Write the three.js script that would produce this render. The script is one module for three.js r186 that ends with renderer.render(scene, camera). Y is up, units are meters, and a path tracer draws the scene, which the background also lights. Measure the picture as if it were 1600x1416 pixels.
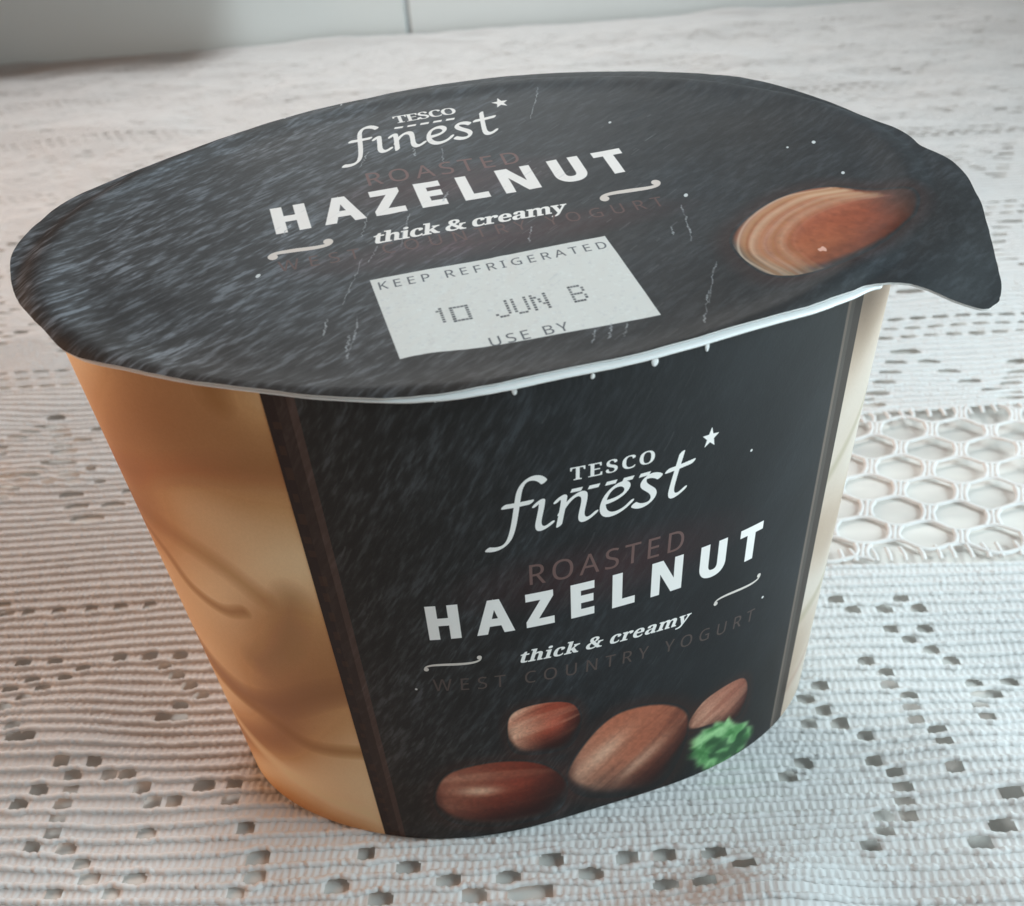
import * as THREE from 'three';
import { RectAreaLightUniformsLib } from 'three/addons/lights/RectAreaLightUniformsLib.js';
import { RoundedBoxGeometry } from 'three/addons/geometries/RoundedBoxGeometry.js';
import { mergeGeometries } from 'three/addons/utils/BufferGeometryUtils.js';

// ---------- camera, light, exposure ----------
const scene = new THREE.Scene();
scene.background = new THREE.Color(0x000000);
const camera = new THREE.PerspectiveCamera(2 * Math.atan(708 / 1417.8) * 180 / Math.PI, 1600 / 1416, 0.004, 10);
camera.matrixAutoUpdate = true;
{
  const R = new THREE.Vector3(0.99699, -0.06277, 0.04556), U = new THREE.Vector3(0.07719, 0.74577, -0.66172), B = new THREE.Vector3(0.00756, 0.66324, 0.74837);
  camera.position.set(0, 0.094794, 0.090849);
  camera.quaternion.setFromRotationMatrix(new THREE.Matrix4().makeBasis(R, U, B));
  camera.setViewOffset(1600, 1416, -10.1, -248.6, 1600, 1416);
  camera.focus = 0.092;
  camera.userData.fStop = 48;
}
const renderer = new THREE.WebGLRenderer({ antialias: true });
renderer.toneMapping = THREE.LinearToneMapping;
renderer.toneMappingExposure = 1;
renderer.shadowMap.enabled = true;
RectAreaLightUniformsLib.init();
function areaLight(name, [x, y, z], [tx, ty, tz], w, h, color, intensity) {
  const l = new THREE.RectAreaLight(color, intensity, w, h);
  l.name = name; l.position.set(x, y, z); l.lookAt(tx, ty, tz); scene.add(l);
  return l;
}
// cool daylight from a window on the right and from above the far end of the table, warm room light low on the left
areaLight('window_daylight', [0.27, 0.15, 0.085], [0.03, 0.005, 0.01], 0.2, 0.2, new THREE.Color().setRGB(0.75, 0.93, 1.0), 11.2);
areaLight('far_daylight', [-0.03, 0.48, -0.37], [-0.03, 0, -0.38], 0.28, 0.28, new THREE.Color().setRGB(0.93, 0.98, 1.0), 7.6);
areaLight('room_light', [-0.58, 0.22, -0.03], [0, 0.02, 0.3], 0.44, 0.44, new THREE.Color().setRGB(1.0, 0.58, 0.37), 4.6);

// ---------- helpers ----------
const mm = 0.001;
let seed = 7;
const rnd = () => { seed = (seed * 1664525 + 1013904223) >>> 0; return seed / 4294967296; };
const clamp = (x, a = 0, b = 1) => Math.min(b, Math.max(a, x));
const smooth = (a, b, x) => { const t = clamp((x - a) / (b - a)); return t * t * (3 - 2 * t); };
const lerp = (a, b, t) => a + (b - a) * t;
function hash(i, j) { let h = Math.imul(i, 374761393) ^ Math.imul(j, 668265263); h = Math.imul(h ^ (h >>> 13), 1274126177); return ((h ^ (h >>> 16)) >>> 0) / 4294967296; }
function vnoise(x, y) {
  const i = Math.floor(x), j = Math.floor(y), fx = x - i, fy = y - j, u = fx * fx * (3 - 2 * fx), v = fy * fy * (3 - 2 * fy);
  return lerp(lerp(hash(i, j), hash(i + 1, j), u), lerp(hash(i, j + 1), hash(i + 1, j + 1), u), v);
}
function fbm(x, y, o = 4) { let s = 0, a = 0.5, n = 0; for (let k = 0; k < o; k++) { s += a * vnoise(x + k * 17.3, y - k * 9.1); n += a; a *= 0.5; x *= 2.03; y *= 2.03; } return s / n; }
function mesh(name, geometry, material, parent = scene) {
  const m = new THREE.Mesh(geometry, material); m.name = name; m.castShadow = m.receiveShadow = true; parent.add(m); return m;
}
function tag(o, label, category, kind) { if (label) o.userData.label = label; if (category) o.userData.category = category; if (kind) o.userData.kind = kind; return o; }
function grid(nu, nv, f, closed = false) {          // f(i/nu, j/nv) -> [x, y, z, u, v] in mm
  const p = [], uv = [], ix = [];
  for (let j = 0; j <= nv; j++) for (let i = 0; i <= nu; i++) { const q = f(i / nu, j / nv); p.push(q[0] * mm, q[1] * mm, q[2] * mm); uv.push(q[3] ?? i / nu, q[4] ?? j / nv); }
  for (let j = 0; j < nv; j++) for (let i = 0; i < nu; i++) { const a = j * (nu + 1) + i, b = a + 1, c = a + nu + 1, d = c + 1; ix.push(a, b, d, a, d, c); }
  const g = new THREE.BufferGeometry();
  g.setAttribute('position', new THREE.Float32BufferAttribute(p, 3)); g.setAttribute('uv', new THREE.Float32BufferAttribute(uv, 2)); g.setIndex(ix);
  g.computeVertexNormals();
  if (closed) {                                      // one normal along the seam
    const n = g.attributes.normal;
    for (let j = 0; j <= nv; j++) { const a = j * (nu + 1), b = a + nu, v = new THREE.Vector3(n.getX(a) + n.getX(b), n.getY(a) + n.getY(b), n.getZ(a) + n.getZ(b)).normalize(); n.setXYZ(a, v.x, v.y, v.z); n.setXYZ(b, v.x, v.y, v.z); }
  }
  return g;
}
function canvasOf(w, h) { const c = document.createElement('canvas'); c.width = w; c.height = h; return [c, c.getContext('2d')]; }
function paint(w, h, f) {                            // per-pixel colour, sRGB 0..255
  const [c, x] = canvasOf(w, h), im = x.createImageData(w, h), d = im.data;
  for (let j = 0, k = 0; j < h; j++) for (let i = 0; i < w; i++, k += 4) { const q = f(i, j); d[k] = clamp(q[0], 0, 255); d[k + 1] = clamp(q[1], 0, 255); d[k + 2] = clamp(q[2], 0, 255); d[k + 3] = 255; }
  x.putImageData(im, 0, 0);
  return [c, x];
}
function texture(c, color = true, repeat) {
  const t = new THREE.CanvasTexture(c); t.magFilter = THREE.LinearFilter; if (color) t.colorSpace = THREE.SRGBColorSpace;
  if (repeat) { t.wrapS = t.wrapT = THREE.RepeatWrapping; t.repeat.set(repeat[0], repeat[1]); }
  return t;
}
// lettering: capital height and width are given, spacing follows
function letters(x, str, font, [x0, y0], [x1, y1], cap, fill, { sx = 1, slant = 0, capRatio = 0.714, alpha = 1, heavy = 0 } = {}) {
  const size = cap / capRatio, D = Math.hypot(x1 - x0, y1 - y0), a = Math.atan2(y1 - y0, x1 - x0);
  x.save(); x.translate(x0, y0); x.rotate(a); x.fillStyle = fill; x.globalAlpha = alpha; x.font = `${font.split('|')[0]} ${size}px ${font.split('|')[1]}`; x.textBaseline = 'alphabetic';
  const w = [...str].map((c) => x.measureText(c).width * sx), sum = w.reduce((p, q) => p + q, 0), gap = (D - sum) / Math.max(1, str.length - 1);
  let at = 0;
  [...str].forEach((c, k) => { x.save(); x.transform(sx, 0, -slant * sx, 1, at, 0); x.fillText(c, 0, 0); if (heavy) { x.strokeStyle = fill; x.lineWidth = heavy * size; x.strokeText(c, 0, 0); } x.restore(); at += w[k] + gap; });
  x.restore();
}
// broad-nib italic lettering: centre lines in units of the x-height, y up
const NIB = {
  word: [
    [[1.78, 1.6], [1.62, 1.86, 1.2, 1.86, 1.06, 1.35], [0.95, 0.9, 0.88, 0.3, 0.72, -0.08], [0.6, -0.38, 0.35, -0.5, 0.04, -0.42]], [[0.62, 0.97], [0.85, 0.97, 1.1, 0.98, 1.38, 1.0]],
    [[1.5, 0.86], [1.6, 0.95, 1.68, 1.0, 1.7, 0.93], [1.68, 0.7, 1.58, 0.4, 1.56, 0.22], [1.55, -0.03, 1.7, -0.02, 1.95, 0.16]],
    [[2.12, 0.86], [2.24, 0.98, 2.34, 1.0, 2.34, 0.9], [2.3, 0.6, 2.22, 0.3, 2.17, 0.03]], [[2.22, 0.42], [2.45, 0.86, 2.84, 1.1, 2.93, 0.88], [2.97, 0.7, 2.83, 0.35, 2.84, 0.18], [2.86, -0.02, 3.02, 0.0, 3.26, 0.2]],
    [[3.56, 0.46], [3.95, 0.46, 4.3, 0.66, 4.22, 0.86], [4.12, 1.06, 3.74, 0.98, 3.56, 0.62], [3.38, 0.22, 3.55, -0.04, 3.84, 0.0], [4.06, 0.03, 4.2, 0.12, 4.36, 0.27]],
    [[5.24, 0.86], [5.1, 1.0, 4.78, 1.04, 4.73, 0.82], [4.7, 0.6, 5.12, 0.5, 5.07, 0.24], [5.0, 0.0, 4.66, -0.06, 4.46, 0.12]],
    [[5.92, 1.42], [5.84, 1.1, 5.68, 0.5, 5.65, 0.26], [5.62, -0.03, 5.8, -0.03, 6.08, 0.18]], [[5.5, 0.96], [5.75, 0.97, 6.0, 1.0, 6.3, 1.03]],
  ],
};
function nib(x, strokes, [ox, oy], ux, uy, angle, fill, w = 0.17) {
  x.save(); x.translate(ox, oy); x.rotate(angle); x.scale(ux, -uy); x.fillStyle = fill;
  const dot = (px, py) => { x.beginPath(); x.ellipse(px, py, w * 0.5, w * 0.2, 0.62, 0, 7); x.fill(); };
  for (const s of strokes) {
    let [px, py] = s[0];
    for (const [a, b, c, d, e, f] of s.slice(1)) {
      for (let k = 0; k <= 60; k++) { const t = k / 60, m = 1 - t; dot(m * m * m * px + 3 * m * m * t * a + 3 * m * t * t * c + t * t * t * e, m * m * m * py + 3 * m * m * t * b + 3 * m * t * t * d + t * t * t * f); }
      px = e; py = f;
    }
  }
  x.restore();
}
function star(x, cx, cy, rx, ry, rot, fill) {
  x.save(); x.translate(cx, cy); x.rotate(rot); x.scale(rx, ry); x.fillStyle = fill; x.beginPath();
  for (let k = 0; k < 10; k++) { const r = k % 2 ? 0.42 : 1, a = k * Math.PI / 5 - Math.PI / 2; x.lineTo(r * Math.cos(a), r * Math.sin(a)); }
  x.closePath(); x.fill(); x.restore();
}
function flourish(x, [x0, y0], [x1, y1], w, fill) {  // a lying S with a ball at each end
  const D = Math.hypot(x1 - x0, y1 - y0), a = Math.atan2(y1 - y0, x1 - x0);
  x.save(); x.translate(x0, y0); x.rotate(a); x.strokeStyle = x.fillStyle = fill; x.lineCap = 'round';
  const P = (t) => { const m = 1 - t, c = [[0.02, 0.06], [0.02, -0.16], [0.98, 0.16], [0.98, -0.08]]; return [0, 1].map((k) => D * (m * m * m * c[0][k] + 3 * m * m * t * c[1][k] + 3 * m * t * t * c[2][k] + t * t * t * c[3][k])); };
  for (let k = 0; k < 60; k++) { const p = P(k / 60), q = P((k + 1) / 60); x.lineWidth = w * (0.45 + 0.55 * Math.sin(Math.PI * k / 60)); x.beginPath(); x.moveTo(...p); x.lineTo(...q); x.stroke(); }
  for (const [t, s] of [[0.0, 1], [1, -1]]) { const p = P(t); x.beginPath(); x.arc(p[0] + s * w * 0.5, p[1], w * 0.85, 0, 7); x.fill(); }
  x.restore();
}
function closedSpline(pts, n) { const c = new THREE.CatmullRomCurve3(pts.map(([a, b]) => new THREE.Vector3(a, 0, b)), true, 'centripetal'); return c.getPoints(n).slice(0, n).map((v) => [v.x, v.z]); }
function blob(x, pts) { const q = closedSpline(pts, 80); x.beginPath(); q.forEach(([a, b], k) => (k ? x.lineTo(a, b) : x.moveTo(a, b))); x.closePath(); }
function softStroke(x, pts, width, color, alpha, n = 10) {
  const c = new THREE.CatmullRomCurve3(pts.map(([a, b]) => new THREE.Vector3(a, b, 0))), q = c.getPoints(60);
  x.save(); x.strokeStyle = color; x.lineCap = x.lineJoin = 'round';
  for (let k = n; k > 0; k--) { x.globalAlpha = alpha / n * 1.6; x.lineWidth = width * k / n; x.beginPath(); q.forEach((v, i) => (i ? x.lineTo(v.x, v.y) : x.moveTo(v.x, v.y))); x.stroke(); }
  x.restore();
}
// printed pictures (flat print): worked out pixel by pixel inside an outline
function printed(x, pts, grow, shade) {
  const q = closedSpline(pts, 160), cx = q.reduce((t, p) => t + p[0], 0) / q.length, cy = q.reduce((t, p) => t + p[1], 0) / q.length;
  const rad = new Float32Array(361); let R = 0;
  for (let k = 0; k < 160; k++) { const a = q[k], b = q[(k + 1) % 160]; for (let m = 0; m < 12; m++) { const px = lerp(a[0], b[0], m / 12) - cx, py = lerp(a[1], b[1], m / 12) - cy, r = Math.hypot(px, py), d = Math.round((Math.atan2(py, px) + Math.PI) / Math.PI * 180); rad[d] = Math.max(rad[d], r); R = Math.max(R, r); } }
  for (let d = 0; d <= 360; d++) if (!rad[d]) rad[d] = rad[(d + 359) % 360] || rad[(d + 1) % 360];
  rad[360] = rad[0] = Math.max(rad[0], rad[360]);
  const G = R * grow, x0 = Math.max(0, Math.floor(cx - G)), y0 = Math.max(0, Math.floor(cy - G)), w = Math.min(x.canvas.width - x0, Math.ceil(2 * G)), h = Math.min(x.canvas.height - y0, Math.ceil(2 * G));
  const im = x.getImageData(x0, y0, w, h), D = im.data;
  for (let j = 0; j < h; j++) for (let i = 0; i < w; i++) {
    const dx = x0 + i - cx, dy = y0 + j - cy, th = (Math.atan2(dy, dx) + Math.PI) / Math.PI * 180, k = Math.floor(th), r = lerp(rad[k], rad[Math.min(360, k + 1)], th - k), d = Math.hypot(dx, dy) / r;
    if (d > grow) continue;
    const out = shade(d, dx / R, dy / R, th), o = (j * w + i) * 4;
    if (out) for (let c = 0; c < 3; c++) D[o + c] = clamp(lerp(D[o + c], out[c], out[3]), 0, 255);
  }
  x.putImageData(im, x0, y0);
}
const mix3 = (p, q, t) => [lerp(p[0], q[0], t), lerp(p[1], q[1], t), lerp(p[2], q[2], t)];
function printedNut(x, pts, { axis, skin, dark, pale, spots, streak = 0.5, palest = 0.5, glow = 0.22, no = 0, fade = 0 }) {
  const ca = Math.cos(axis), sa = Math.sin(axis);
  printed(x, pts, 1.35, (d, dx, dy) => {
    if (d > 1.03) return [92, 34, 20, glow * (1 - smooth(1.0, 1.33, d))];
    const t = dx * ca + dy * sa, o = -dx * sa + dy * ca, fan = o / (0.45 + 0.6 * Math.sqrt(Math.max(0, 1 - t * t)));
    const f = fbm(fan * 5 + no, t * 0.6 + no, 2), f2 = fbm(fan * 11 + no * 3, t * 0.8, 2), gr = fbm(dx * 22 + no, dy * 22, 2);
    let c = mix3(skin, dark, clamp(smooth(-0.05, 0.95, dy * 0.75 + d * 0.45 + t * 0.3)));
    c = mix3(c, pale, clamp(palest * smooth(0.2, -0.95, t + 0.35 * dy) * (0.55 + 0.9 * f)));
    c = mix3(c, pale, clamp(streak * smooth(0.5, 0.85, f) * 0.6)); c = mix3(c, dark, clamp(streak * smooth(0.46, 0.2, f2) * 0.28));
    for (const [hx, hy, hw, hh, k, col] of spots || []) { const u = (dx - hx) * ca + (dy - hy) * sa, v = -(dx - hx) * sa + (dy - hy) * ca; c = mix3(c, col || pale, k * Math.exp(-((u / hw) ** 2) - (v / hh) ** 2)); }
    c = c.map((v) => v * (0.9 + 0.2 * gr));
    return [...mix3(c, dark, 0.8 * smooth(0.8, 1.02, d) * smooth(-0.5, 0.3, dy)), (1 - smooth(lerp(0.955, 0.7, smooth(0, 0.5, dy)), 1.02, d)) * (1 - fade * smooth(0.45, 1.0, t))];
  });
}
function printedLeaf(x, pts) {                       // frilled, out-of-focus sprig
  printed(x, pts, 1.35, (d, dx, dy, th) => {
    const wx = dx + 0.25 * (fbm(dx * 4 + 7, dy * 4, 2) - 0.5), wy = dy + 0.25 * (fbm(dx * 4, dy * 4 + 9, 2) - 0.5);
    const fray = 0.72 + 0.5 * fbm(th * 0.045 + 2, 4, 3), e = d / fray;
    if (e > 1.1) return null;
    const n = fbm(wx * 4.5 + 3, wy * 5.5, 3), lobe = fbm(wx * 2.2 + 11, wy * 2.6 + 5, 2);
    let c = mix3([66, 124, 66], [160, 208, 146], clamp(0.1 + 1.5 * (n - 0.3) + 0.3 * smooth(0.3, -0.5, dy)));
    c = mix3(c, [26, 54, 32], 0.7 * smooth(0.5, 0.3, lobe));
    return [...c, (1 - smooth(0.78, 1.1, e)) * 0.95];
  });
}

// ---------- setting: wall of tiles, table, lace cloth ----------
const TURN = 0.0446;                                 // table and cloth against the pot's axes
const local = (x, z) => [x * Math.cos(TURN) + z * Math.sin(TURN), -x * Math.sin(TURN) + z * Math.cos(TURN)];
const EDGE = -525.5;                                 // far edge of the table, mm in the table's own axes
{
  const wall = new THREE.Group(); wall.name = 'tiled_wall'; wall.rotation.y = -TURN; wall.userData.kind = 'structure'; scene.add(wall);
  const grout = new THREE.MeshStandardMaterial({ color: new THREE.Color().setRGB(0.62, 0.63, 0.63), roughness: 0.95 });
  const back = mesh('grout', new THREE.BoxGeometry(1.9, 1.3, 0.02), grout, wall); back.position.set(0, 0.2, (EDGE - 4 - 3.5 - 10) * mm);
  const tile = new RoundedBoxGeometry(0.2975, 0.2975, 0.009, 2, 0.0012);
  const tints = [[0.8, 0.86, 0.86], [0.78, 0.85, 0.85], [0.81, 0.86, 0.855]].map((c) => new THREE.MeshPhysicalMaterial({ color: new THREE.Color().setRGB(...c), roughness: 0.32, clearcoat: 0.3, clearcoatRoughness: 0.25 }));
  for (let j = 0; j < 5; j++) for (let i = 0; i < 7; i++) { const t = mesh('tile', tile, tints[(i * 5 + j * 3) % 3], wall); t.position.set((-65 - 150 - 600 + 300 * i) * mm, (-330 + 150 + 300 * j) * mm, (EDGE - 4 - 4.5 - 0.3 * hash(i, j)) * mm); }
}
{
  const [c] = paint(512, 512, (i, j) => { const g = fbm(i * 0.012, j * 0.11, 4), n = fbm(i * 0.3, j * 0.3, 2); const k = 0.86 + 0.2 * g + 0.06 * n; return [212 * k, 208 * k, 202 * k]; });
  const top = new THREE.MeshStandardMaterial({ map: texture(c, true, [3, 3]), roughness: 0.6 });
  const table = new THREE.Group(); table.name = 'table'; table.rotation.y = -TURN; scene.add(table);
  tag(table, 'grey wooden table under the white lace cloth', 'table');
  const slab = mesh('table_top', new RoundedBoxGeometry(1.5, 0.028, 0.86, 2, 0.003), top, table); slab.position.set(0, -0.014 - 0.0017, (EDGE + 430 + 1) * mm);
}
{ // added cupboard out of view, put in to shade the far left tiles
  const darkMat = new THREE.MeshStandardMaterial({ color: new THREE.Color().setRGB(0.16, 0.11, 0.08), roughness: 0.7 });
  const shadeBox = new THREE.Group(); shadeBox.name = 'added_shade_box'; shadeBox.rotation.y = -TURN; scene.add(shadeBox);
  tag(shadeBox, 'added unseen cupboard hung on the tiles over the table', 'shade_box');
  const body = mesh('body', new RoundedBoxGeometry(0.55, 0.4, 0.05, 2, 0.003), darkMat, shadeBox); body.position.set(-0.16 - 0.275, 0.05 + 0.2, EDGE * mm - 0.004 + 0.025);
  for (const k of [0, 1]) { const d = mesh('box_front', new RoundedBoxGeometry(0.27, 0.39, 0.016, 2, 0.003), darkMat, shadeBox); d.position.set(-0.16 - 0.1385 - 0.273 * k, 0.05 + 0.2, EDGE * mm - 0.004 + 0.059); }
}
// the cloth's folds: mm, in the cloth's own axes
const bumps = [[26, 33, 9, 6, 3.6], [48, 14, 12, 5, 1.6], [68, 24, 9, 6, 1.6], [54, 36, 8, 5, 1.2], [12, 40, 14, 5, 2.2], [-22, 38, 14, 5, 1.6], [-66, 8, 16, 9, 1.2], [86, -4, 16, 10, 1.8]];
function clothY(x, z) {
  const r = Math.hypot(x / 46, z / 29), out = smooth(0.98, 1.45, r);
  let h = (fbm(x / 58 + 9, z / 44 + 3, 2) - 0.5) * 4.6 + (fbm(x / 24 + 2, z / 13 + 31, 2) - 0.5) * 1.7;
  for (const [a, b, p, q, k] of bumps) h += k * Math.exp(-(((x - a) / p) ** 2) - ((z - b) / q) ** 2);
  return Math.max(-0.6, h * out) - 0.42;
}
const holes = [];                                    // [x, z, half width, half depth] in the cloth's own axes
const addHole = (x, z, a = 0.98, b = 0.8) => { const [p, q] = local(x, z); holes.push([p, q, a, b]); };
// where the photograph shows the lace's eyelets
[[-78.9, -13.7], [-73.8, -13.1], [-68.6, -12.5], [-63.6, -12.5], [-58.8, -13], [-54, -13.7], [-75.7, -10.4], [-70.7, -9.7], [-78.4, -7.9], [-73.2, -7.2], [-75.3, -4.6], [-77.3, -2.3], [-74.3, .3], [-73.4, 2.7], [-71.2, 3.8], [-55.9, -10.8], [-53.6, -8.6], [-51.1, -6.3], [-48.8, -4.1], [-51.5, -2.8], [-51.1, -.5], [-53.5, .9], [-65.2, 8.8], [-60.7, 8.4], [-58.2, 10.2], [-55.6, 12], [-53.1, 14], [-48.4, 14.7], [-63.2, 10.5], [-62.9, 12.4], [-63.1, 14.2], [-63.3, 16], [-63.3, 17.8], [-63.2, 19.8], [-60.9, 21.8], [-58.2, 23.6], [-67.2, 11.8], [-69.2, 14.2], [-65.2, 22.3], [-60.4, 28.3], [-53.2, 29.2], [-51, 20.2], [-51.2, 16], [-40.7, 17], [-37.9, 19.6], [-40.7, 13.2], [-35.2, 25.7], [-35.4, 28], [-37.6, 29.4],
  [-87, -27.6], [-83.3, -27.8], [-78.1, -27.5], [-72.5, -28], [-67.6, -27.9], [-62.6, -27.7], [-101.9, -71.1], [-96.6, -71.1], [-91.5, -71.3], [-86.2, -71.3], [-99.3, -67.7], [-93.4, -67.3], [-88.2, -67.3], [-83, -67.3], [-107, -71], [-104.5, -67.6],
  [48.3, -13.1], [58.2, -12.5], [50.2, -10.5], [54.9, -10.1], [60, -9.6], [54.4, -5.6], [59.3, -5.2], [56.2, -3.3], [58.5, -.9], [60.5, 1.5], [48.6, .2], [50.6, 2.5], [50.2, 5.2], [52.2, 7.1], [51.6, 9.4], [51.3, 12.1], [53.1, 14.3], [53, 16.9], [52.6, 19.4], [62, 4.2], [66.7, 4.8], [63.6, 6.9], [61.7, 8.3], [60.8, 10.1], [60.6, 12.3], [39.8, 9], [41.3, 11.8], [43.9, 14.2], [43.6, 16.7], [45.4, 18.9], [45.7, 21.2], [45.2, 23.3], [44.8, 25.7], [41.9, 27.3], [41.3, 29.6], [38.8, 31.1], [34.6, 17.3], [32, 18.9], [40.7, 4.9], [38, 6.8], [37.2, 11.1], [-35.9, 25.4], [-35.8, 28], [-21.9, 26.6]].forEach(([x, z]) => addHole(x, z));
[[-44.7, 13.8], [-56.6, 26.3], [-50.7, 27.3], [51.3, 31.7], [54.7, 29.5], [57.6, 25], [-25.1, 29.4], [-19.6, 31.4], [-16.6, 28.5], [-11.6, 30.9], [-4.4, 30.9], [-3.3, 33], [.8, 29.3], [5.3, 31.5], [10, 28.3], [14.5, 28.7], [20.4, 30.1], [14, 33.1], [18.2, 35.2], [23.2, 33.2], [-8.7, 33.6], [-.7, 34.4]].forEach(([x, z]) => addHole(x, z, 1.3, 1.0));
// the same motif goes on over the rest of the cloth: bands of eyelets and lozenges
for (let b = 0; b < 6; b++) {
  const z0 = -112 - 74 * b;
  for (let k = -70; k < 70; k++) { holes.push([k * 5.1, z0, 1.7, 1.1], [k * 5.1 + 2.5, z0 + 4.2, 1.7, 1.1], [k * 5.1, z0 + 8.4, 1.7, 1.1]); }
  for (let k = -9; k < 9; k++) for (let m = 0; m < 11; m++) for (const s of [-1, 1]) { const q = m - 5; holes.push([k * 42 + 10 * (b % 2) + s * (14 - 2.6 * Math.abs(q)), z0 + 38 + q * 4.6, 2.2, 1.1], [k * 42 + 10 * (b % 2) + s * (5 - Math.abs(q)) * 1.6 + 21, z0 + 38 + q * 3.1, 2.0, 1.1]); }
}
for (let k = 0; k < 40; k++) { holes.push([100 + k * 5.1, -12, 1.4, 0.8], [-90 - k * 5.1, -12, 1.4, 0.8], [-90 - k * 5.1, -27, 1.4, 0.8], [-112 - k * 5.1, -70, 1.4, 0.8]); }
const PITCH = 2.2, POST = 0.98, FRONT = 74;
const netBand = (x, z) => z > -70 && z < -25 && x > 40;   // the open net to the right of the pot
{
  const rowOf = (j) => FRONT - j * PITCH, nRows = Math.floor((FRONT - EDGE) / PITCH);
  const gapHoles = Array.from({ length: nRows + 1 }, () => []);
  for (const h of holes) { const g = Math.floor((FRONT - h[1]) / PITCH); if (g >= 0 && g < nRows) { h[1] = rowOf(g) - PITCH / 2; gapHoles[g].push(h); } }
  gapHoles.forEach((l) => l.sort((a, b) => a[0] - b[0]));
  const reach = (z) => 104 + 0.5 * (FRONT - z);
  const bow = (j, x) => {                            // rows part round an eyelet
    let d = 0;
    for (const g of [j - 1, j]) for (const h of gapHoles[g] || []) { const t = (x - h[0]) / (h[2] * 1.25); if (Math.abs(t) < 2.2) d += (g === j ? 1 : -1) * 0.3 * h[3] * Math.exp(-t * t); }
    return d;
  };
  const rowZ = (j, x) => rowOf(j) + bow(j, x) + 0.28 * (vnoise(x * 0.13 + j * 7.7, j * 3.1) - 0.5) + 3.0 * (fbm(x / 34 + 2, j * 0.07 + 5, 2) - 0.5);
  const strips = { pos: [], idx: [] }, posts = { pos: [], idx: [] };
  const put = (s, x, y, z) => { s.pos.push(x * mm, y * mm, z * mm); return s.pos.length / 3 - 1; };
  const near = (z) => z > -135;
  for (let j = 0; j <= nRows; j++) {
    const z0 = rowOf(j), fine = near(z0), X = reach(z0), step = fine ? 0.34 : 1.0, arc = fine ? [-1.8, -0.9, 0, 0.9, 1.8] : [-1.5, 0, 1.5];
    let prev = null;
    const ph = hash(j, 91) * 6.28;
    for (let x = -X; x <= X; x += step) {
      if (netBand(x, z0)) { prev = null; continue; }
      const w = Math.abs(Math.sin(Math.PI * x / 1.05 + ph)), n = vnoise(x * 2.1, j * 5.3), r = 0.28 + 0.11 * w + 0.12 * (n - 0.4), zc = rowZ(j, x) + 0.16 * (vnoise(x * 1.5 + 40, j * 9.1) - 0.5), yc = clothY(x, zc) + 0.08 * w - 0.1 + 0.16 * (vnoise(x * 0.9, j * 4.7 + 60) - 0.5);
      const ring = arc.map((a, k) => put(strips, x + (fine ? 0.12 * Math.sin(a * 2 + x * 5) : 0), yc + r * Math.cos(a) * (0.85 + 0.3 * hash(Math.round(x * 7) + k, j)), zc + r * 1.12 * Math.sin(a)));
      if (prev) for (let k = 0; k + 1 < ring.length; k++) strips.idx.push(prev[k], prev[k + 1], ring[k + 1], prev[k], ring[k + 1], ring[k]);
      prev = ring;
    }
    if (j === nRows) continue;
    if (fine) {                                      // close stitches: a ribbed web with rounded eyelets
      let last = null;
      for (let x = -X; x <= X; x += 0.3) {
        if (netBand(x, z0) || netBand(x, z0 - PITCH)) { last = null; continue; }
        const za = rowZ(j, x), zb = rowZ(j + 1, x), near = gapHoles[j].filter((h) => Math.abs(x - h[0]) < h[2] * 1.5), col = [];
        for (let i = 0; i <= 4; i++) {
          const t = i / 4, pz = lerp(za, zb, t), wob = 0.25 * (vnoise(x * 1.7 + 3, pz * 1.7) - 0.5);
          const open = near.some((h) => ((x - h[0]) / (h[2] * 1.02)) ** 2 + ((t - 0.5 + wob) / 0.48) ** 2 < 1);
          col.push([put(posts, x, clothY(x, pz) - 0.14 - 0.2 * Math.sin(Math.PI * t) + 0.1 * Math.sin(Math.PI * t) * Math.cos(2 * Math.PI * (x / POST + 0.5 * hash(j, 4))) + 0.1 * (vnoise(x * 2.3, pz * 2.3) - 0.5), pz), open]);
        }
        if (last) for (let m = 0; m < 4; m++) if (!(last[m][1] || last[m + 1][1] || col[m][1] || col[m + 1][1])) posts.idx.push(last[m][0], col[m + 1][0], last[m + 1][0], last[m][0], col[m][0], col[m + 1][0]);
        last = col;
      }
      continue;
    }
    for (let k = Math.ceil(-X / POST); k * POST < X; k++) {
      const x = k * POST + 0.14 * (hash(k, j) - 0.5), zm = z0 - PITCH / 2;
      if (netBand(x, z0) || netBand(x, z0 - PITCH) || gapHoles[j].some((h) => Math.abs(x - h[0]) < h[2])) continue;
      const lean = 0.16 * (hash(k + 900, j) - 0.5), za = rowZ(j, x), zb = rowZ(j + 1, x + lean), n = fine ? 2 : 1, hw = 0.5 + 0.1 * hash(k, j + 300);
      let pr = null;
      for (let i = 0; i <= n; i++) {
        const t = i / n, px = x + lean * t, pz = lerp(za, zb, t), y = clothY(px, pz) - 0.14 - 0.08 * Math.sin(Math.PI * t) + 0.04 * (hash(k * 3 + i, j) - 0.5), q = hw * (1 - 0.12 * Math.sin(Math.PI * t));
        const ring = [put(posts, px - q, y - 0.07, pz), put(posts, px, y + 0.02, pz), put(posts, px + q, y - 0.07, pz)];
        if (pr) for (let m = 0; m + 1 < ring.length; m++) posts.idx.push(pr[m], ring[m + 1], pr[m + 1], pr[m], ring[m], ring[m + 1]);
        pr = ring;
      }
    }
  }
  // the open net: wavy cords that meet in thick double knots
  const net = { pos: [], idx: [] };
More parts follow.
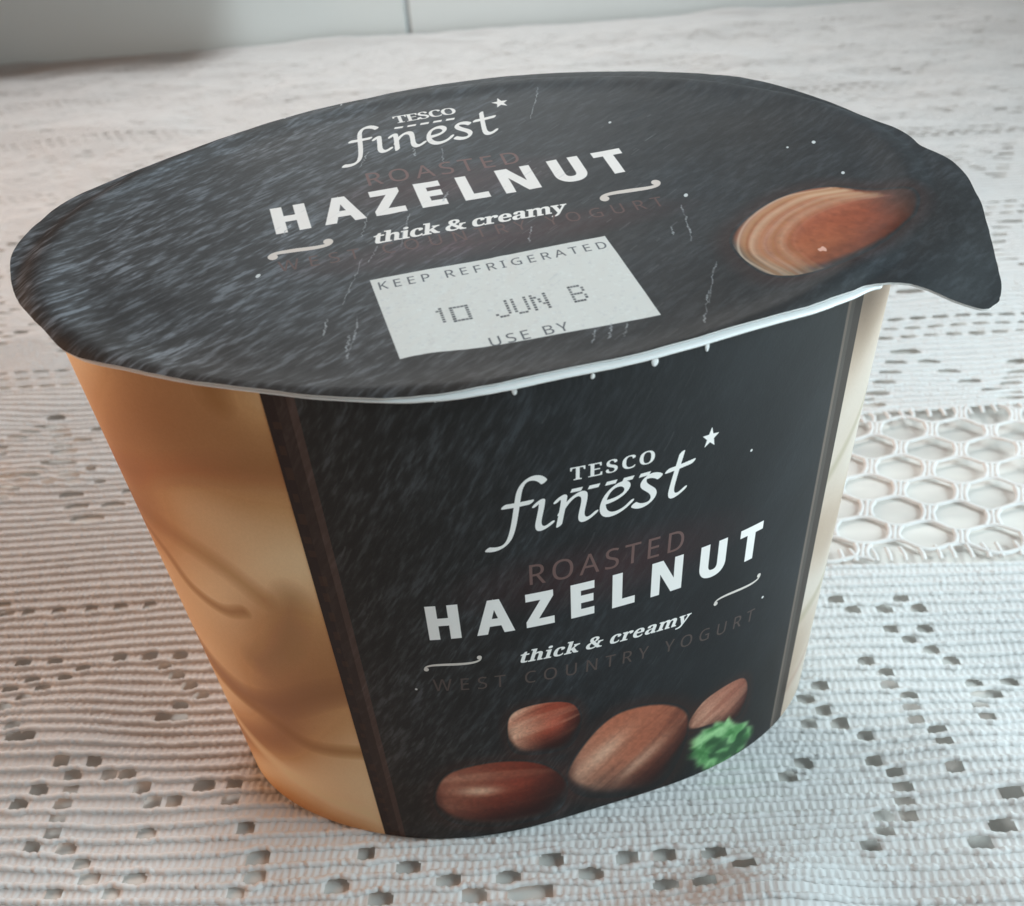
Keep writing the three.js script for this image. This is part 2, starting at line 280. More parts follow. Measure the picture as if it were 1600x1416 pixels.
  const cord = (pts, r0) => {
    let prev = null;
    pts.forEach(([x, z], i) => {
      const a = pts[Math.max(0, i - 1)], b = pts[Math.min(pts.length - 1, i + 1)], l = Math.hypot(b[0] - a[0], b[1] - a[1]) || 1, nx = -(b[1] - a[1]) / l, nz = (b[0] - a[0]) / l;
      const r = r0 * (0.82 + 0.4 * vnoise(x * 1.9 + z, z * 2.3)), y = clothY(x, z) + 0.1 * (vnoise(x * 1.3, z * 1.7) - 0.5);
      const ring = [-1.9, -1.1, -0.35, 0.35, 1.1, 1.9].map((t) => put(net, x + nx * r * Math.sin(t), y - 0.1 + r * 0.75 * Math.cos(t), z + nz * r * Math.sin(t)));
      if (prev) for (let k = 0; k + 1 < ring.length; k++) net.idx.push(prev[k], prev[k + 1], ring[k + 1], prev[k], ring[k + 1], ring[k]);
      prev = ring;
    });
  };
  const o = local(70.9, -48.6), A = local(9.9, 2.7), Wv = local(-2.45, 6.2), at = (s, t) => [o[0] + A[0] * s + Wv[0] * t, o[1] + A[1] * s + Wv[1] * t];
  const inside = ([x, z]) => x > 39 && x < 175 && z > -71 && z < -24;
  for (let n = -14; n < 6; n++) {
    let run = [];
    const flush = () => { if (run.length > 3) cord(run, 0.42); run = []; };
    for (let i = -60; i <= 160; i++) {
      const s = i / 10, ph = 2 * Math.PI * (s - 0.5 * (((n % 2) + 2) % 2)), p = at(s, n + 0.5 + 0.16 * Math.cos(ph) + 0.09 * (vnoise(s * 2.3, n * 5) - 0.5));
      if (inside(p)) run.push(p); else flush();
    }
    flush();
    for (let i = -8; i < 18; i++) for (const e of [-0.07, 0.07, 0]) {                     // knots between neighbouring cells
      const s = i + 0.5 + 0.5 * (((n % 2) + 2) % 2), pts = [];
      for (let k = 0; k <= 6; k++) { const t = k / 6, w = e * (1 + 0.7 * (2 * t - 1) ** 2); pts.push(at(s + w + 0.05 * (hash(i, n) - 0.5), n - 0.36 + 0.72 * t)); }
      if (pts.every(inside)) cord(pts, e ? 0.4 : 0.36);
    }
  }
  for (let k = 0; k < 52; k++) {                     // short bars that tie the net to the rows before and behind it
    const x = 40 + k * 2.6 + 0.9 * hash(k, 7);
    cord([[x, -24.4], [x + 0.3, -26.2], [x + 0.5 * hash(k, 1), -28.4]], 0.34); cord([[x, -71.4], [x + 0.2, -69.8], [x - 0.5 * hash(k, 2), -67.6]], 0.36);
  }
  const build = (s) => { const g = new THREE.BufferGeometry(); g.setAttribute('position', new THREE.Float32BufferAttribute(s.pos, 3)); g.setIndex(s.idx); g.computeVertexNormals(); return g; };
  const yarn = new THREE.MeshPhysicalMaterial({ color: new THREE.Color().setRGB(0.82, 0.81, 0.8), roughness: 1, sheen: 0.3, sheenRoughness: 0.8, transmission: 0.3, thickness: 0, side: THREE.DoubleSide });
  const cloth = new THREE.Group(); cloth.name = 'lace_tablecloth'; cloth.rotation.y = -TURN; scene.add(cloth);
  tag(cloth, 'off-white crocheted lace tablecloth spread under the yogurt pot', 'tablecloth');
  for (const [n, s] of [['stitch_rows', strips], ['stitch_posts', posts], ['open_net', net]]) mesh(n, build(s), yarn, cloth).userData.kind = 'stuff';
  console.log('cloth triangles', (strips.idx.length + posts.idx.length + net.idx.length) / 3);
}

// ---------- the pot ----------
const S = 44, K = { H: 1.5061, Rb: 0.9225, Rw: 0.9528, aL: -0.6843, aR: 1.2817, tx: -0.0392, tz: -0.2203, k: 0.0231, ph: 0.3842, q: 0.579, qb: 0.5894, phq: 0.1995, zb: -0.0073 };
const oval = (R, q, k, a) => R / Math.sqrt(Math.sin(a - K.phq) ** 2 + (Math.cos(a - K.phq) / q) ** 2) * (1 - k * Math.cos(4 * (a - K.ph)));
const slope = (x, z) => K.tx * x + K.tz * z;
const footAt = (a) => { const r = oval(K.Rb, K.qb, K.k, a) * S; return [r * Math.sin(a), 0, r * Math.cos(a) + K.zb * S]; };
const headAt = (a) => { const r = oval(K.Rw, K.q, 0, a) * S, x = r * Math.sin(a), z = r * Math.cos(a); return [x, (K.H - 0.03) * S + slope(x, z), z]; };
const wallAt = (a, v, out = 0) => { const f = footAt(a), h = headAt(a), g = 1 + out / 40; return [lerp(f[0], h[0], v) * g, lerp(f[1], h[1], v), lerp(f[2], h[2], v) * g]; };
function arcTable(a0, a1, n = 240) { const t = [0]; let p = wallAt(a0, 0.5); for (let i = 1; i <= n; i++) { const q = wallAt(lerp(a0, a1, i / n), 0.5); t.push(t[i - 1] + Math.hypot(q[0] - p[0], q[1] - p[1], q[2] - p[2])); p = q; } return (u) => { const d = u * t[n]; let i = 0; while (i < n - 1 && t[i + 1] < d) i++; return lerp(a0, a1, (i + (d - t[i]) / (t[i + 1] - t[i])) / n); }; }
const frontAngle = arcTable(K.aL, K.aR);
const pot = new THREE.Group(); pot.name = 'yogurt_pot'; scene.add(pot);
tag(pot, 'oval hazelnut yogurt pot with slate-black lid and front label', 'yogurt pot');
const INK = '#efeae6';
const NUT = { skin: [152, 66, 46], dark: [40, 13, 9], pale: [236, 190, 160] };

// printed slate: dark stone with fine slanting grain
function slate(w, h, perX, perY, dir, amount, brownTint, base, gain) {
  const c = Math.cos(dir), s = Math.sin(dir);
  return paint(w, h, (i, j) => {
    const x = i / perX, y = j / perY, a = x * c + y * s, b = -x * s + y * c;      // a along the grain, mm
    const n1 = 0.5 * fbm(a * 0.45 + 3, b * 1.9, 4) + 0.5 * fbm(a * 0.9 + 30, b * 4.2, 3), n2 = fbm(a * 0.09 + 11, b * 0.16 + 4, 3), n3 = vnoise(i * 0.6, j * 0.6);
    const side = amount(x, y), g = clamp((n1 - 0.36) * 3.0, 0, 1) ** 1.5 * side * (0.55 + 0.75 * n2), r = brownTint(x, y);
    const k = base + 14 * n2 + 6 * (n3 - 0.5) + gain * g;
    return [k * 0.97 + 9 * r, k * 1.05 - 1 * r, k * 1.13 - 8 * r];
  });
}
// --- front label
{
  const W = 2048, H = 2048, X = (u) => u * W, Y = (v) => (1 - v) * H, P = (q) => [X(q[0]), Y(q[1])];
  const [c, x] = slate(W, H, W / 57, H / 59.5, 2.15, (px) => 0.1 + 0.75 * smooth(44, 8, px), (px, py) => clamp(0.9 - px / 26) * 0.9 + 0.6 * fbm(px * 0.3, py * 0.3, 2) * smooth(36, 54, py), 21, 36);  // browner to the left: warm side light painted into the slate, besides print tone
  // brown printed borders
  const strip = (u0, u1, col, al) => { x.globalAlpha = al; x.fillStyle = col; x.fillRect(X(u0), 0, X(u1 - u0), H); x.globalAlpha = 1; };
  strip(0, 0.018, '#2a1712', 0.85); strip(0.036, 0.048, '#6b4a40', 0.55); strip(0.018, 0.036, '#3c231b', 0.6);
  for (let k = 0; k < 26; k++) { x.globalAlpha = 0.35; x.fillStyle = '#5d3a22'; const h = 20 + 26 * rnd(); x.fillRect(X(0.004 + 0.008 * rnd()), Y((k + rnd() * 0.5) / 26), 16 + 12 * rnd(), h); } x.globalAlpha = 1;
  strip(0.953, 0.975, '#6f6055', 0.55); strip(0.975, 1, '#41362e', 0.75); strip(0.955, 0.962, '#9a8878', 0.35);
  // scratches in the grain
  for (let k = 0; k < 150; k++) { const u = 0.05 + 0.62 * Math.pow(rnd(), 1.2), v = 0.12 + 0.86 * rnd(), l = 18 + 60 * rnd(); x.strokeStyle = '#8f8f90'; x.globalAlpha = 0.05 + 0.1 * rnd(); x.lineWidth = 2 + 5 * rnd(); x.beginPath(); x.moveTo(X(u), Y(v)); x.quadraticCurveTo(X(u) - l * 0.2, Y(v) + l * 0.6, X(u) - l * 0.55, Y(v) + l); x.stroke(); } x.globalAlpha = 1;
  // soft red-brown ground behind the product name
  for (let k = 12; k > 0; k--) { x.globalAlpha = 0.035; x.fillStyle = '#6b2a1c'; x.beginPath(); x.ellipse(X(0.5), Y(0.655), X(0.025 * k), H * 0.0065 * k, 0, 0, 7); x.fill(); } x.globalAlpha = 1;
  nib(x, NIB.word, [X(0.294), Y(0.764)], X(0.0555), H * 0.054, 0, INK, 0.225);
  star(x, X(0.674), Y(0.851), X(0.0165), H * 0.0185, 0.06, INK);
  letters(x, 'TESCO', 'bold|serif', P([0.434, 0.8425]), P([0.576, 0.8395]), H * 0.0225, INK, { sx: 1.22 });
  for (let k = 0; k < 5; k++) { x.save(); x.translate(X(0.437 + 0.0285 * k), Y(0.8275 - 0.0006 * k)); x.transform(1, 0, -0.5, 1, 0, 0); x.fillStyle = INK; x.fillRect(0, 0, X(0.018), H * 0.0065); x.restore(); }
  letters(x, 'ROASTED', 'normal|sans-serif', P([0.354, 0.657]), P([0.643, 0.65]), H * 0.041, '#6b524e', { sx: 1.02 });
  letters(x, 'HAZELNUT', 'bold|sans-serif', P([0.172, 0.567]), P([0.815, 0.5655]), H * 0.0695, INK, { sx: 0.97, heavy: 0.045 });
  letters(x, 'thick & creamy', 'bold|serif', P([0.328, 0.486]), P([0.664, 0.474]), H * 0.0205, INK, { sx: 1.16, slant: 0.24, capRatio: 0.56, heavy: 0.02 });
  flourish(x, P([0.158, 0.503]), P([0.265, 0.506]), 11, '#d6cbc3'); flourish(x, P([0.718, 0.499]), P([0.829, 0.503]), 11, '#d6cbc3');
  letters(x, 'WEST COUNTRY YOGURT', 'normal|sans-serif', P([0.168, 0.443]), P([0.826, 0.402]), H * 0.029, '#524541', { sx: 1 });
  const M = (l) => l.map(P);
  printedNut(x, M([[.131, .132], [.167, .211], [.273, .232], [.363, .194], [.408, .114], [.385, .036], [.256, .028], [.15, .067]]), { axis: 0.12, ...NUT, skin: [122, 48, 32], streak: 0.25, palest: 0.35, no: 5, spots: [[-0.28, -0.16, 0.3, 0.1, 0.9], [0.2, -0.2, 0.3, 0.1, 0.25, [190, 90, 70]]] });
  printedNut(x, M([[.295, .301], [.308, .361], [.371, .372], [.429, .349], [.444, .298], [.419, .232], [.351, .231], [.306, .251]]), { axis: -0.25, ...NUT, streak: 0.45, palest: 0.75, no: 9, spots: [[0.3, -0.1, 0.22, 0.3, 0.5, [196, 96, 74]]] });
  printedNut(x, M([[.687, .167], [.723, .236], [.821, .249], [.843, .196], [.829, .127], [.748, .145]]), { axis: -0.55, ...NUT, skin: [150, 92, 74], streak: 0.35, palest: 0.5, no: 21 });
  printedLeaf(x, M([[.691, .1], [.71, .135], [.732, .15], [.77, .155], [.802, .14], [.84, .11], [.868, .06], [.872, .0], [.801, -.02], [.718, .015]]));
  printedNut(x, M([[.411, .134], [.454, .228], [.523, .286], [.623, .273], [.683, .218], [.679, .11], [.63, .015], [.521, .022], [.437, .069]]), { axis: -0.75, ...NUT, skin: [172, 100, 74], pale: [240, 206, 178], streak: 0.7, palest: 0.55, no: 33, spots: [[-0.35, -0.2, 0.4, 0.16, 0.55], [0.3, 0.1, 0.4, 0.12, 0.35], [0.05, 0.3, 0.3, 0.1, 0.3]] });
  x.fillStyle = '#d8d4d0'; for (const [u, v, r] of [[.138, .449, 5], [.762, .797, 5], [.844, .449, 6]]) { x.beginPath(); x.arc(X(u), Y(v), r, 0, 7); x.fill(); }
  const [bc] = paint(512, 512, (i, j) => { const g = 128 + 60 * (fbm(i * 0.35, j * 0.35, 2) - 0.5) + 50 * (fbm(i * 0.05, j * 0.05, 2) - 0.5); return [g, g, g]; });
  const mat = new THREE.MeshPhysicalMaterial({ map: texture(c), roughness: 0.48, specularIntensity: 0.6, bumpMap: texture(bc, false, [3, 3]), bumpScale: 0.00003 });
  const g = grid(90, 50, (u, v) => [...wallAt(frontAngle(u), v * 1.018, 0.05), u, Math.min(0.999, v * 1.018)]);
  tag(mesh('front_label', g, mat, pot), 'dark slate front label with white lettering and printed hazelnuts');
}
// --- swirled yogurt print round the sides and back
function swirl(base, dark, light, creases, a0, a1, name, label) {
  const W = 1024, H = 1024, mix = (p, q, t) => p.map((v, k) => lerp(v, q[k], t));
  const [c, x] = paint(W, H, (i, j) => { const u = i / W, v = 1 - j / H, f = fbm(u * 1.6 + v * 0.8 + 4, v * 1.9 - u * 0.9 + 8, 3), t = 0.45 * fbm(u * 2.2 + v * 1.2 + 4, v * 3.4 - u * 1.3 + 8, 3) + 0.55 * (0.5 + 0.5 * Math.sin(13 * v - 5 * u + 9 * f)), n = vnoise(i * 0.5, j * 0.5); return mix(mix(base, dark, clamp((0.47 - t) * 2.3)), light, clamp((t - 0.5) * 2.8)).map((q) => q + 6 * (n - 0.5)); });
  const pt = ([a, v]) => [(a - a0) / (a1 - a0) * W, (1 - v) * H], css = (q) => `rgb(${q.map((v) => Math.round(v)).join(',')})`;
  for (const [pts, w, k, off] of creases) { softStroke(x, pts.map(([a, v]) => pt([a, v + off * 0.3])), w, css(off > 0.04 ? light : dark), k); }
  const mat = new THREE.MeshPhysicalMaterial({ map: texture(c), roughness: 0.5, specularIntensity: 0.7 });
  tag(mesh(name, grid(60, 40, (u, v) => [...wallAt(lerp(a0, a1, u), v * 1.018), u, Math.min(0.999, v * 1.018)]), mat, pot), label);
}
const BACK = K.aL + 2 * Math.PI;
const leftCreases = [
  [[[-1.45, .86], [-1.25, .8], [-.973, .866], [-.821, .895], [-.68, .902]], 70, 0.28, -0.045], [[[-1.5, .62], [-1.3, .69], [-1.1, .7], [-.95, .67], [-.85, .62]], 60, 0.35, 0.03],
  [[[-1.35, .68], [-1.168, .635], [-1.1, .58], [-1.0, .56], [-.93, .575]], 34, 0.6, 0.03], [[[-1.35, .43], [-1.162, .372], [-1.05, .352], [-.927, .37], [-.775, .428], [-.67, .455]], 80, 0.75, -0.06],
  [[[-1.25, .33], [-1.0, .288], [-.879, .245], [-.67, .255]], 46, 0.6, 0.035], [[[-1.3, .2], [-1.112, .135], [-1.005, .105], [-.853, .065], [-.67, .04]], 60, 0.7, 0.05], [[[-.80, .99], [-.79, .985]], 60, 0.6, 0.02], [[[-.764, .642], [-.837, .525], [-.941, .462]], 90, 0.3, 0.0],
];
swirl([208, 158, 106], [156, 102, 56], [246, 216, 172], leftCreases, K.aL - 1.5, K.aL, 'side_print', 'caramel side print of swirled yogurt');
swirl([186, 168, 152], [158, 134, 114], [198, 186, 174], [[[[1.28, .62], [1.5, .7], [1.9, .82], [2.2, .95]], 40, 0.5, 0.03], [[[1.28, .3], [1.5, .34], [1.8, .46], [2.3, .5]], 46, 0.5, -0.03], [[[1.28, .08], [1.6, .16], [2.2, .2]], 40, 0.4, 0.03]], K.aR, K.aR + 1.2, 'side_print', 'pale cream side print of swirled yogurt');
swirl([205, 160, 112], [150, 98, 56], [226, 190, 146], [[[[3, .7], [3.5, .8], [4, .6]], 60, 0.4, 0.03], [[[2.8, .3], [3.4, .2], [4, .4]], 60, 0.4, 0.03]], K.aR + 1.2, BACK - 1.5, 'back_print');
const plastic = new THREE.MeshPhysicalMaterial({ color: new THREE.Color().setRGB(0.88, 0.88, 0.87), roughness: 0.4 });
{ const g = grid(72, 3, (u, v) => { const f = footAt(u * 2 * Math.PI), k = [1, 0.94, 0.9, 0][Math.round(v * 3)]; return [f[0] * k, [0, 0.05, 1.2, 1.2][Math.round(v * 3)], f[2] * k]; }, true); mesh('base', g, plastic, pot); }

// --- lid
const outline = [[-43.95, 7.7], [-44.94, 3.21], [-43.89, -1.44], [-42.04, -5.21], [-38.62, -8.36], [-31.17, -14.15], [-24.96, -18.35], [-18.32, -21.76], [-7.77, -25.66], [3.24, -28.18], [14.41, -29.04], [22.91, -28.68], [26.76, -27.43], [30.66, -24.94], [36.65, -19.84], [40.91, -14.95], [43.5, -12.09], [44.55, -8.94], [46.51, -6.65], [47.24, -4.77], [47.39, -1.3], [46.9, 3.5], [46.11, 8.11], [45.8, 10.51], [45.3, 12.04], [44.38, 13.38], [43.21, 14.1], [41.68, 14.09], [39.63, 13.81], [37.37, 13.34], [35.59, 13.21], [34.07, 13.31], [32.23, 13.6], [29.91, 14.68], [26.01, 16.71], [19.4, 19.35], [10.92, 22.29], [2.92, 24.19], [-1.23, 25.13], [-5.31, 25.76], [-9.85, 25.92], [-14.91, 25.52], [-20.06, 24.53], [-25.33, 23.21], [-30.84, 21.17], [-36.1, 18.6], [-39.79, 14.51], [-42.17, 11.35]];
const NO = 480, edge = closedSpline(outline, NO);
const ringOf = (x, z) => Math.hypot(x, z) / (oval(1, K.q, 0, Math.atan2(x, z)) * S);     // 1 on the pot's rim
const tabOf = (x, z) => smooth(1.03, 1.3, ringOf(x, z));
function lidY(x, z) {
  const e = ringOf(x, z);
  let d = -0.25 * smooth(0.93, 0.86, e) + 0.16 * Math.exp(-(((e - 0.945) / 0.018) ** 2)) - 0.55 * smooth(0.965, 1.01, e) - 2.5 * tabOf(x, z);
  d += 0.22 * (fbm(x / 11 + 5, z / 9 + 2, 3) - 0.5) + 0.05 * (fbm(x * 0.9 + z * 0.5, z * 0.8 - x * 0.4, 2) - 0.5);
  return K.H * S + slope(x, z) + d;
}
{
  const PX = 2048 / 104, X = (a) => (a + 52) * PX, Z = (b) => (b + 34) * PX, P = (q) => [X(q[0]), Z(q[1])], HH = Math.round(64 * PX);
  const [c, x] = slate(2048, HH, PX, PX, -0.72, (px) => 0.22 + 0.85 * smooth(66, 20, px), (px, py) => 0.45 * fbm(px * 0.1, py * 0.1 + 3, 2) + 0.5 * smooth(44, 60, py), 35, 64);
  const rot = -0.228;
  for (let k = 12; k > 0; k--) { x.globalAlpha = 0.03; x.fillStyle = '#6b2a1c'; x.beginPath(); x.ellipse(X(-4), Z(-5), 22 * k, 6 * k, rot, 0, 7); x.fill(); x.beginPath(); x.ellipse(X(0), Z(4.6), 34 * k, 4.5 * k, rot, 0, 7); x.fill(); } x.globalAlpha = 1;
  nib(x, NIB.word, P([-15.3, -10.15]), 2.78 * PX, 3.25 * PX, -0.262, INK, 0.25);
  star(x, X(1.55), Z(-20.94), 0.98 * PX, 1.12 * PX, rot, INK);
  letters(x, 'TESCO', 'bold|serif', P([-9.95, -17.35]), P([-3.1, -18.95]), 1.45 * PX, INK, { sx: 1.15 });
  for (let k = 0; k < 5; k++) { x.save(); x.translate(X(-9.9 + 1.38 * k), Z(-16.5 - 0.33 * k)); x.rotate(rot); x.transform(1, 0, -0.5, 1, 0, 0); x.fillStyle = INK; x.fillRect(0, 0, 0.95 * PX, 0.38 * PX); x.restore(); }
  letters(x, 'ROASTED', 'normal|sans-serif', P([-12.49, -4.97]), P([3.3, -8.51]), 2.25 * PX, '#6e504c', { sx: 1.02 });
  letters(x, 'HAZELNUT', 'bold|sans-serif', P([-20.94, 2.71]), P([14.3, -6.1]), 4.15 * PX, INK, { sx: 0.97, heavy: 0.045 });
  letters(x, 'thick & creamy', 'bold|serif', P([-11.48, 4.95]), P([6.9, 0.7]), 1.3 * PX, INK, { sx: 1.14, slant: 0.24, capRatio: 0.56, heavy: 0.02 });
  flourish(x, P([-20.98, 6.1]), P([-15.09, 4.6]), 11, '#d6cbc3'); flourish(x, P([10.26, -1.5]), P([16.65, -3.2]), 11, '#d6cbc3');
  letters(x, 'WEST COUNTRY YOGURT', 'normal|sans-serif', P([-19.69, 8.69]), P([16.5, 0.41]), 1.6 * PX, '#5c4542');
  // pale box for the date
  x.save(); x.beginPath(); x.moveTo(...P([-11.5, 10.49])); x.lineTo(...P([10.04, 5.19])); x.lineTo(...P([13.45, 16.95])); x.bezierCurveTo(...P([5, 18.9]), ...P([-2.2, 20.5]), ...P([-4.2, 20.45])); x.quadraticCurveTo(...P([-6.4, 20.6]), ...P([-8.62, 21.3])); x.closePath(); x.fillStyle = '#d6d6d2'; x.fill(); x.clip();
  for (let k = 0; k < 1400; k++) { x.globalAlpha = 0.12; x.fillStyle = rnd() > 0.5 ? '#f2f4f4' : '#a9adb0'; x.fillRect(X(-12 + 27 * rnd()), Z(5 + 17 * rnd()), 2 + 6 * rnd(), 2 + 5 * rnd()); } x.globalAlpha = 1; x.restore();
  const GREY = '#55585d';
  letters(x, 'KEEP REFRIGERATED', 'normal|sans-serif', P([-10.71, 11.95]), P([10.2, 7.05]), 1.08 * PX, GREY, { sx: 1.12 });
  letters(x, 'USE BY', 'normal|sans-serif', P([-1.23, 20.2]), P([5.6, 18.5]), 1.15 * PX, GREY, { sx: 1.12 });
  const DOTS = { 1: '0010001100001000010000100001000010', 0: '11111100011000110001100011000111111', J: '00001000010000100001000011000101110', U: '10001100011000110001100011000101110', N: '10001110011010110101100111000110001', B: '11110100011000111110100011000111110' };
  const dots = (ch, [px, pz], w, h) => { x.save(); x.translate(X(px), Z(pz)); x.rotate(rot); for (let k = 0; k < 35; k++) if (DOTS[ch][k] === '1') { const i = k % 5, j = (k / 5) | 0; x.fillStyle = '#3a3c40'; x.globalAlpha = 0.65 + 0.3 * hash(k, ch.charCodeAt(0)); x.fillRect(i * w / 5 * PX, (-h + j * h / 7) * PX, w / 5 * PX * 0.86, h / 7 * PX * 0.72); } x.restore(); };
  dots('1', [-5.6, 17.0], 1.5, 2.1); dots('0', [-4.1, 16.85], 1.7, 2.1);
  dots('J', [-0.4, 16.6], 1.4, 2.3); dots('U', [1.25, 16.2], 1.4, 2.3); dots('N', [2.9, 15.8], 1.5, 2.3); dots('B', [6.35, 14.95], 1.4, 2.4);
  // nut near the pull tab
  const nut = [[21.59, 6.61], [23.9, 3.01], [27.67, -.13], [32.25, -1.73], [35.94, -1.0], [40.39, .3], [39.6, 3.24], [37.69, 5.57], [35.16, 8.16], [32.16, 10.23], [28.7, 11.72], [25.31, 12.34], [23.55, 11.84], [21.97, 9.33]].map(P);
  printedNut(x, nut, { axis: -0.42, skin: [150, 78, 54], dark: [72, 34, 24], pale: [190, 118, 90], streak: 0.3, palest: 0.1, glow: 0.2, fade: 0.75, no: 77, spots: [[-0.25, 0.25, 0.5, 0.3, 0.3, [196, 124, 76]]] });
  x.save(); blob(x, nut); x.clip();
  for (let k = 0; k < 22; k++) softStroke(x, [[24.3 + 0.25 * k + rnd(), 13], [21.6 + 0.26 * k + 0.5 * rnd(), 8.9 - 0.07 * k], [23.2 + 0.33 * k, 4.4 - 0.05 * k], [27.6 + 0.38 * k, 0.1 + 0.03 * k], [33 + 0.25 * k, -1.5 + 0.1 * k]].map(P), 6 + 20 * rnd(), ['#e8d6be', '#cfa57c', '#b27a54', '#dcc0a0', '#a86c4a'][(k * 3) % 5], 0.36 - 0.015 * k, 5);
  x.restore();
  x.fillStyle = '#e6b7a8'; blob(x, [[29.0, 8.6], [29.3, 8.45], [29.55, 8.2], [29.8, 8.6], [29.7, 9.0], [29.4, 8.9], [29.15, 9.0]].map(P)); x.globalAlpha = 0.85; x.fill(); x.globalAlpha = 1;
  // worn creases and flecks where the film has whitened
  const creases = [[[-12.39, 15.48], [-12.33, 18.87], [-13.02, 20.85]], [[-14.92, 15.75], [-15.05, 17.86]], [[-12.32, 7.16], [-13, 10.94], [-13.69, 13.63]], [[-19.95, 3.09], [-19.25, 1.03]], [[5.9, -23.69], [5.6, -21.5], [4.59, -17.04]], [[17.98, .41], [18.12, 3.13], [17.84, 6.45]], [[16.46, 4.08], [16.37, 5.32]], [[19.55, 9.85], [18.66, 12.17], [17.76, 15.75]], [[9.1, 17.78], [8.69, 19.84]], [[-7.89, -12.24], [-7.67, -10.32]], [[-4.91, -11.63], [-4.8, -9.11]], [[-12.04, -.08], [-12.37, 2.04], [-12.54, 3.61]], [[-8.06, .2], [-8.52, 2.32], [-8.88, 5.4]], [[3.36, 3.15], [2.95, 5.72]], [[10.44, 17.86], [10.01, 19.52]], [[-4.99, -1.8], [-4.35, -3.46]], [[-11.72, 7.69], [-10.94, 5.26]], [[-13.33, -8.26], [-12.49, -11.31]], [[18.09, 13.97], [16.85, 18.29]], [[7.67, 18.53], [7.23, 20.16]], [[-12.91, 18], [-13.06, 20.05]]];
  x.strokeStyle = '#a9adb0'; x.lineCap = 'round';
  for (const l of creases) { const a = l[0], b = l[l.length - 1], m = l.length > 2 ? l[1] : [(a[0] + b[0]) / 2, (a[1] + b[1]) / 2]; let px = a;
    for (let k = 1; k <= 14; k++) { const t = k / 14, s = 1 - t, q = [0, 1].map((d) => s * s * a[d] + 2 * s * t * m[d] + t * t * b[d] + 0.22 * (rnd() - 0.5)); x.globalAlpha = 0.15 + 0.45 * rnd(); x.lineWidth = 1.2 + 3 * rnd(); x.beginPath(); x.moveTo(...P(px)); x.lineTo(...P(q)); x.stroke(); px = q; } }
  for (let k = 0; k < 240; k++) { const a = [-42 + 60 * rnd(), -20 + 42 * rnd()], l = 0.4 + 1.6 * rnd(); x.globalAlpha = 0.06 + 0.16 * rnd(); x.lineWidth = 1 + 3 * rnd(); x.beginPath(); x.moveTo(...P(a)); x.lineTo(...P([a[0] + l * 0.7, a[1] - l * 0.75])); x.stroke(); }
  x.globalAlpha = 0.9; x.fillStyle = '#dde0e0';
  for (const [a, b, r] of [[33.45, -10.06, 4], [30.54, -9.25, 2.5], [34.87, -4.12, 3.5], [13.01, -15.57, 3], [18.69, -1.23, 4], [-21.52, 9.14, 4], [-22, -20, 2.5], [-16, -22.5, 2]]) { x.beginPath(); x.ellipse(X(a), Z(b), r, r * 1.5, 0.4, 0, 7); x.fill(); }
  x.globalAlpha = 1;
  const [bc] = paint(1024, 640, (i, j) => { const X2 = i / 1024 * 104, Y2 = j / 640 * 64, a = X2 * 0.75 - Y2 * 0.66, b = X2 * 0.66 + Y2 * 0.75, g = 128 + 110 * (fbm(a * 0.5, b * 2.0, 4) - 0.5) + 60 * (fbm(X2 * 1.8, Y2 * 0.7, 3) - 0.5); return [g, g, g]; });
  const film = new THREE.MeshPhysicalMaterial({ map: texture(c), roughness: 0.56, specularIntensity: 0.45, bumpMap: texture(bc, false), bumpScale: 0.00006 });
  const at = (s, k, dy = 0) => { const [ex, ez] = edge[k % NO], w = 1 + 0.004 * (fbm(k * 0.23, 3, 2) - 0.5) * smooth(0.9, 1, s), px = ex * s * w, pz = ez * s * w; return [px, lidY(px, pz) + dy, pz, (px + 52) / 104, 1 - (pz + 34) / 64]; };
  const radii = [0, ...Array.from({ length: 46 }, (_, k) => 1 - (1 - (k + 1) / 46) ** 1.35)];
  const lid = mesh('lid', grid(NO, 46, (u, v) => at(radii[Math.round(v * 46)], Math.round(u * NO)), true), film, pot);
  tag(lid, 'slate-black printed film lid with date box and pull tab');
  const paper = new THREE.MeshStandardMaterial({ color: new THREE.Color().setRGB(0.62, 0.6, 0.58), roughness: 0.7 });
  mesh('lid_underside', grid(NO, 12, (u, v) => at(lerp(0.86, 0.998, v), Math.round(u * NO), -0.22), true), paper, lid);
  mesh('lid_edge', grid(NO, 2, (u, v) => at(lerp(0.9995, 0.998, v), Math.round(u * NO), -0.02 - 0.2 * v), true), paper, lid);
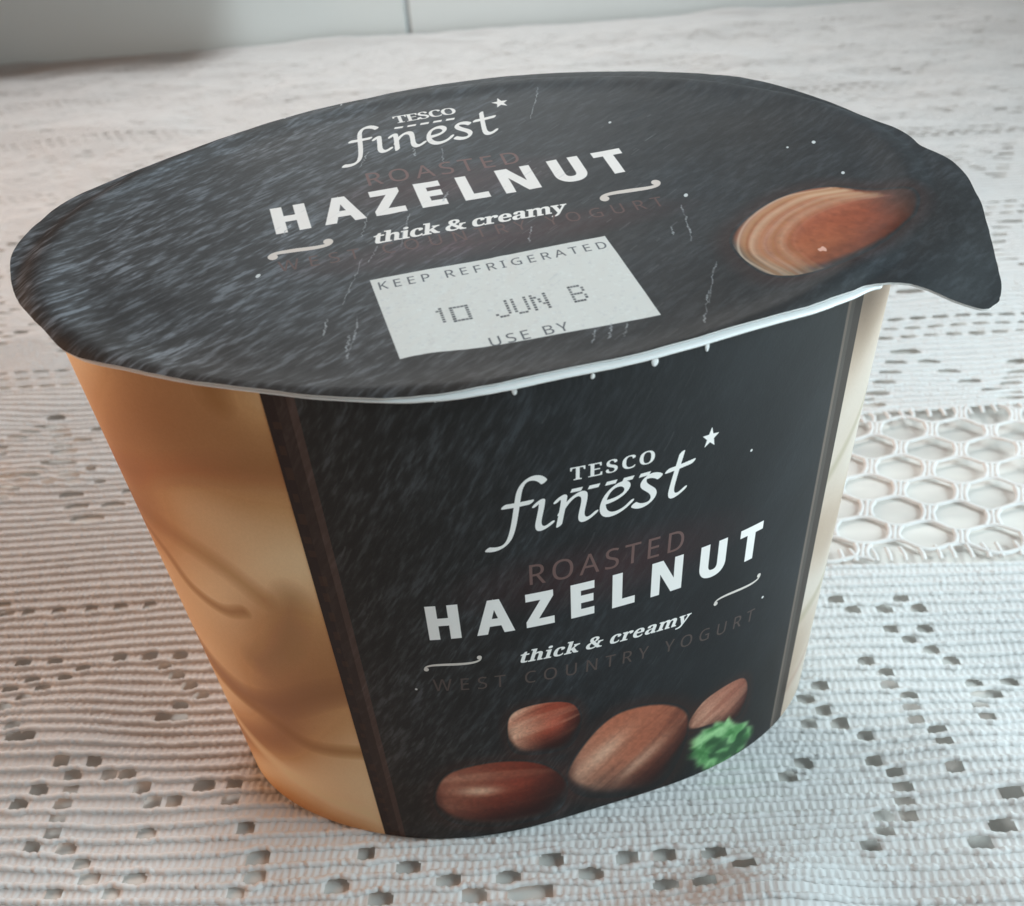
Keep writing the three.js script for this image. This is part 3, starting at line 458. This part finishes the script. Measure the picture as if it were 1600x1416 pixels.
  // moulded rim under the lid
  const rimProfile = [[0.955, -1.2], [0.985, -1.08], [1.0, -1.12], [1.005, -1.24], [1.002, -1.4], [0.99, -1.48], [0.955, -1.5], [0.945, -1.4], [0.955, -1.2]];
  const rimAt = (k) => { const [ex, ez] = edge[k % NO], e = ringOf(ex, ez), s = Math.min(1, 1.035 / e) * (ez > 0 ? lerp(0.99, 1.016, smooth(-14, 2, ex) * smooth(36, 29, ex)) : 0.99); return [ex * s, ez * s]; };
  mesh('rim', grid(NO, 8, (u, v) => { const k = Math.round(u * NO), [px, pz] = rimAt(k), q = rimProfile[Math.round(v * 8)], X3 = px * q[0], Z3 = pz * q[0], [ex, ez] = edge[k % NO], m = Math.min(1, 1.03 / ringOf(ex, ez)); return [X3, lidY(ex * m, ez * m) + slope(X3 - ex * m, Z3 - ez * m) + q[1] + 0.84, Z3]; }, true), plastic, pot);
}
// --- white nicks torn into the label's upper edge
{
  const chip = new THREE.MeshStandardMaterial({ color: new THREE.Color().setRGB(0.85, 0.85, 0.84), roughness: 0.9 });
  [[0.243, 0.75], [0.356, 1.0], [0.471, 0.5], [0.565, 0.85], [0.65, 0.95]].forEach(([u, l], k) => {
    const a = frontAngle(u), g = new THREE.IcosahedronGeometry(1, 2), p = g.attributes.position;
    for (let i = 0; i < p.count; i++) { const y = p.getY(i), t = (1 - y) / 2; p.setXYZ(i, (p.getX(i) * (0.2 + 0.14 * hash(k, 5)) * (1 - 0.4 * t + 0.5 * hash(i, k) * t) + 0.2 * (hash(k, 8) - 0.3) * t) * mm, y * l * 0.5 * mm, p.getZ(i) * 0.07 * mm); }
    g.computeVertexNormals();
    const m = mesh('paper_nick', g, chip, pot), q = wallAt(a, 1.006, 0.14); m.position.set(q[0] * mm, q[1] * mm, q[2] * mm);
    const n1 = wallAt(a + 0.02, 0.988), n0 = wallAt(a - 0.02, 0.988); m.rotation.y = -Math.atan2(n1[2] - n0[2], n1[0] - n0[0]);
  });
}
renderer.render(scene, camera);
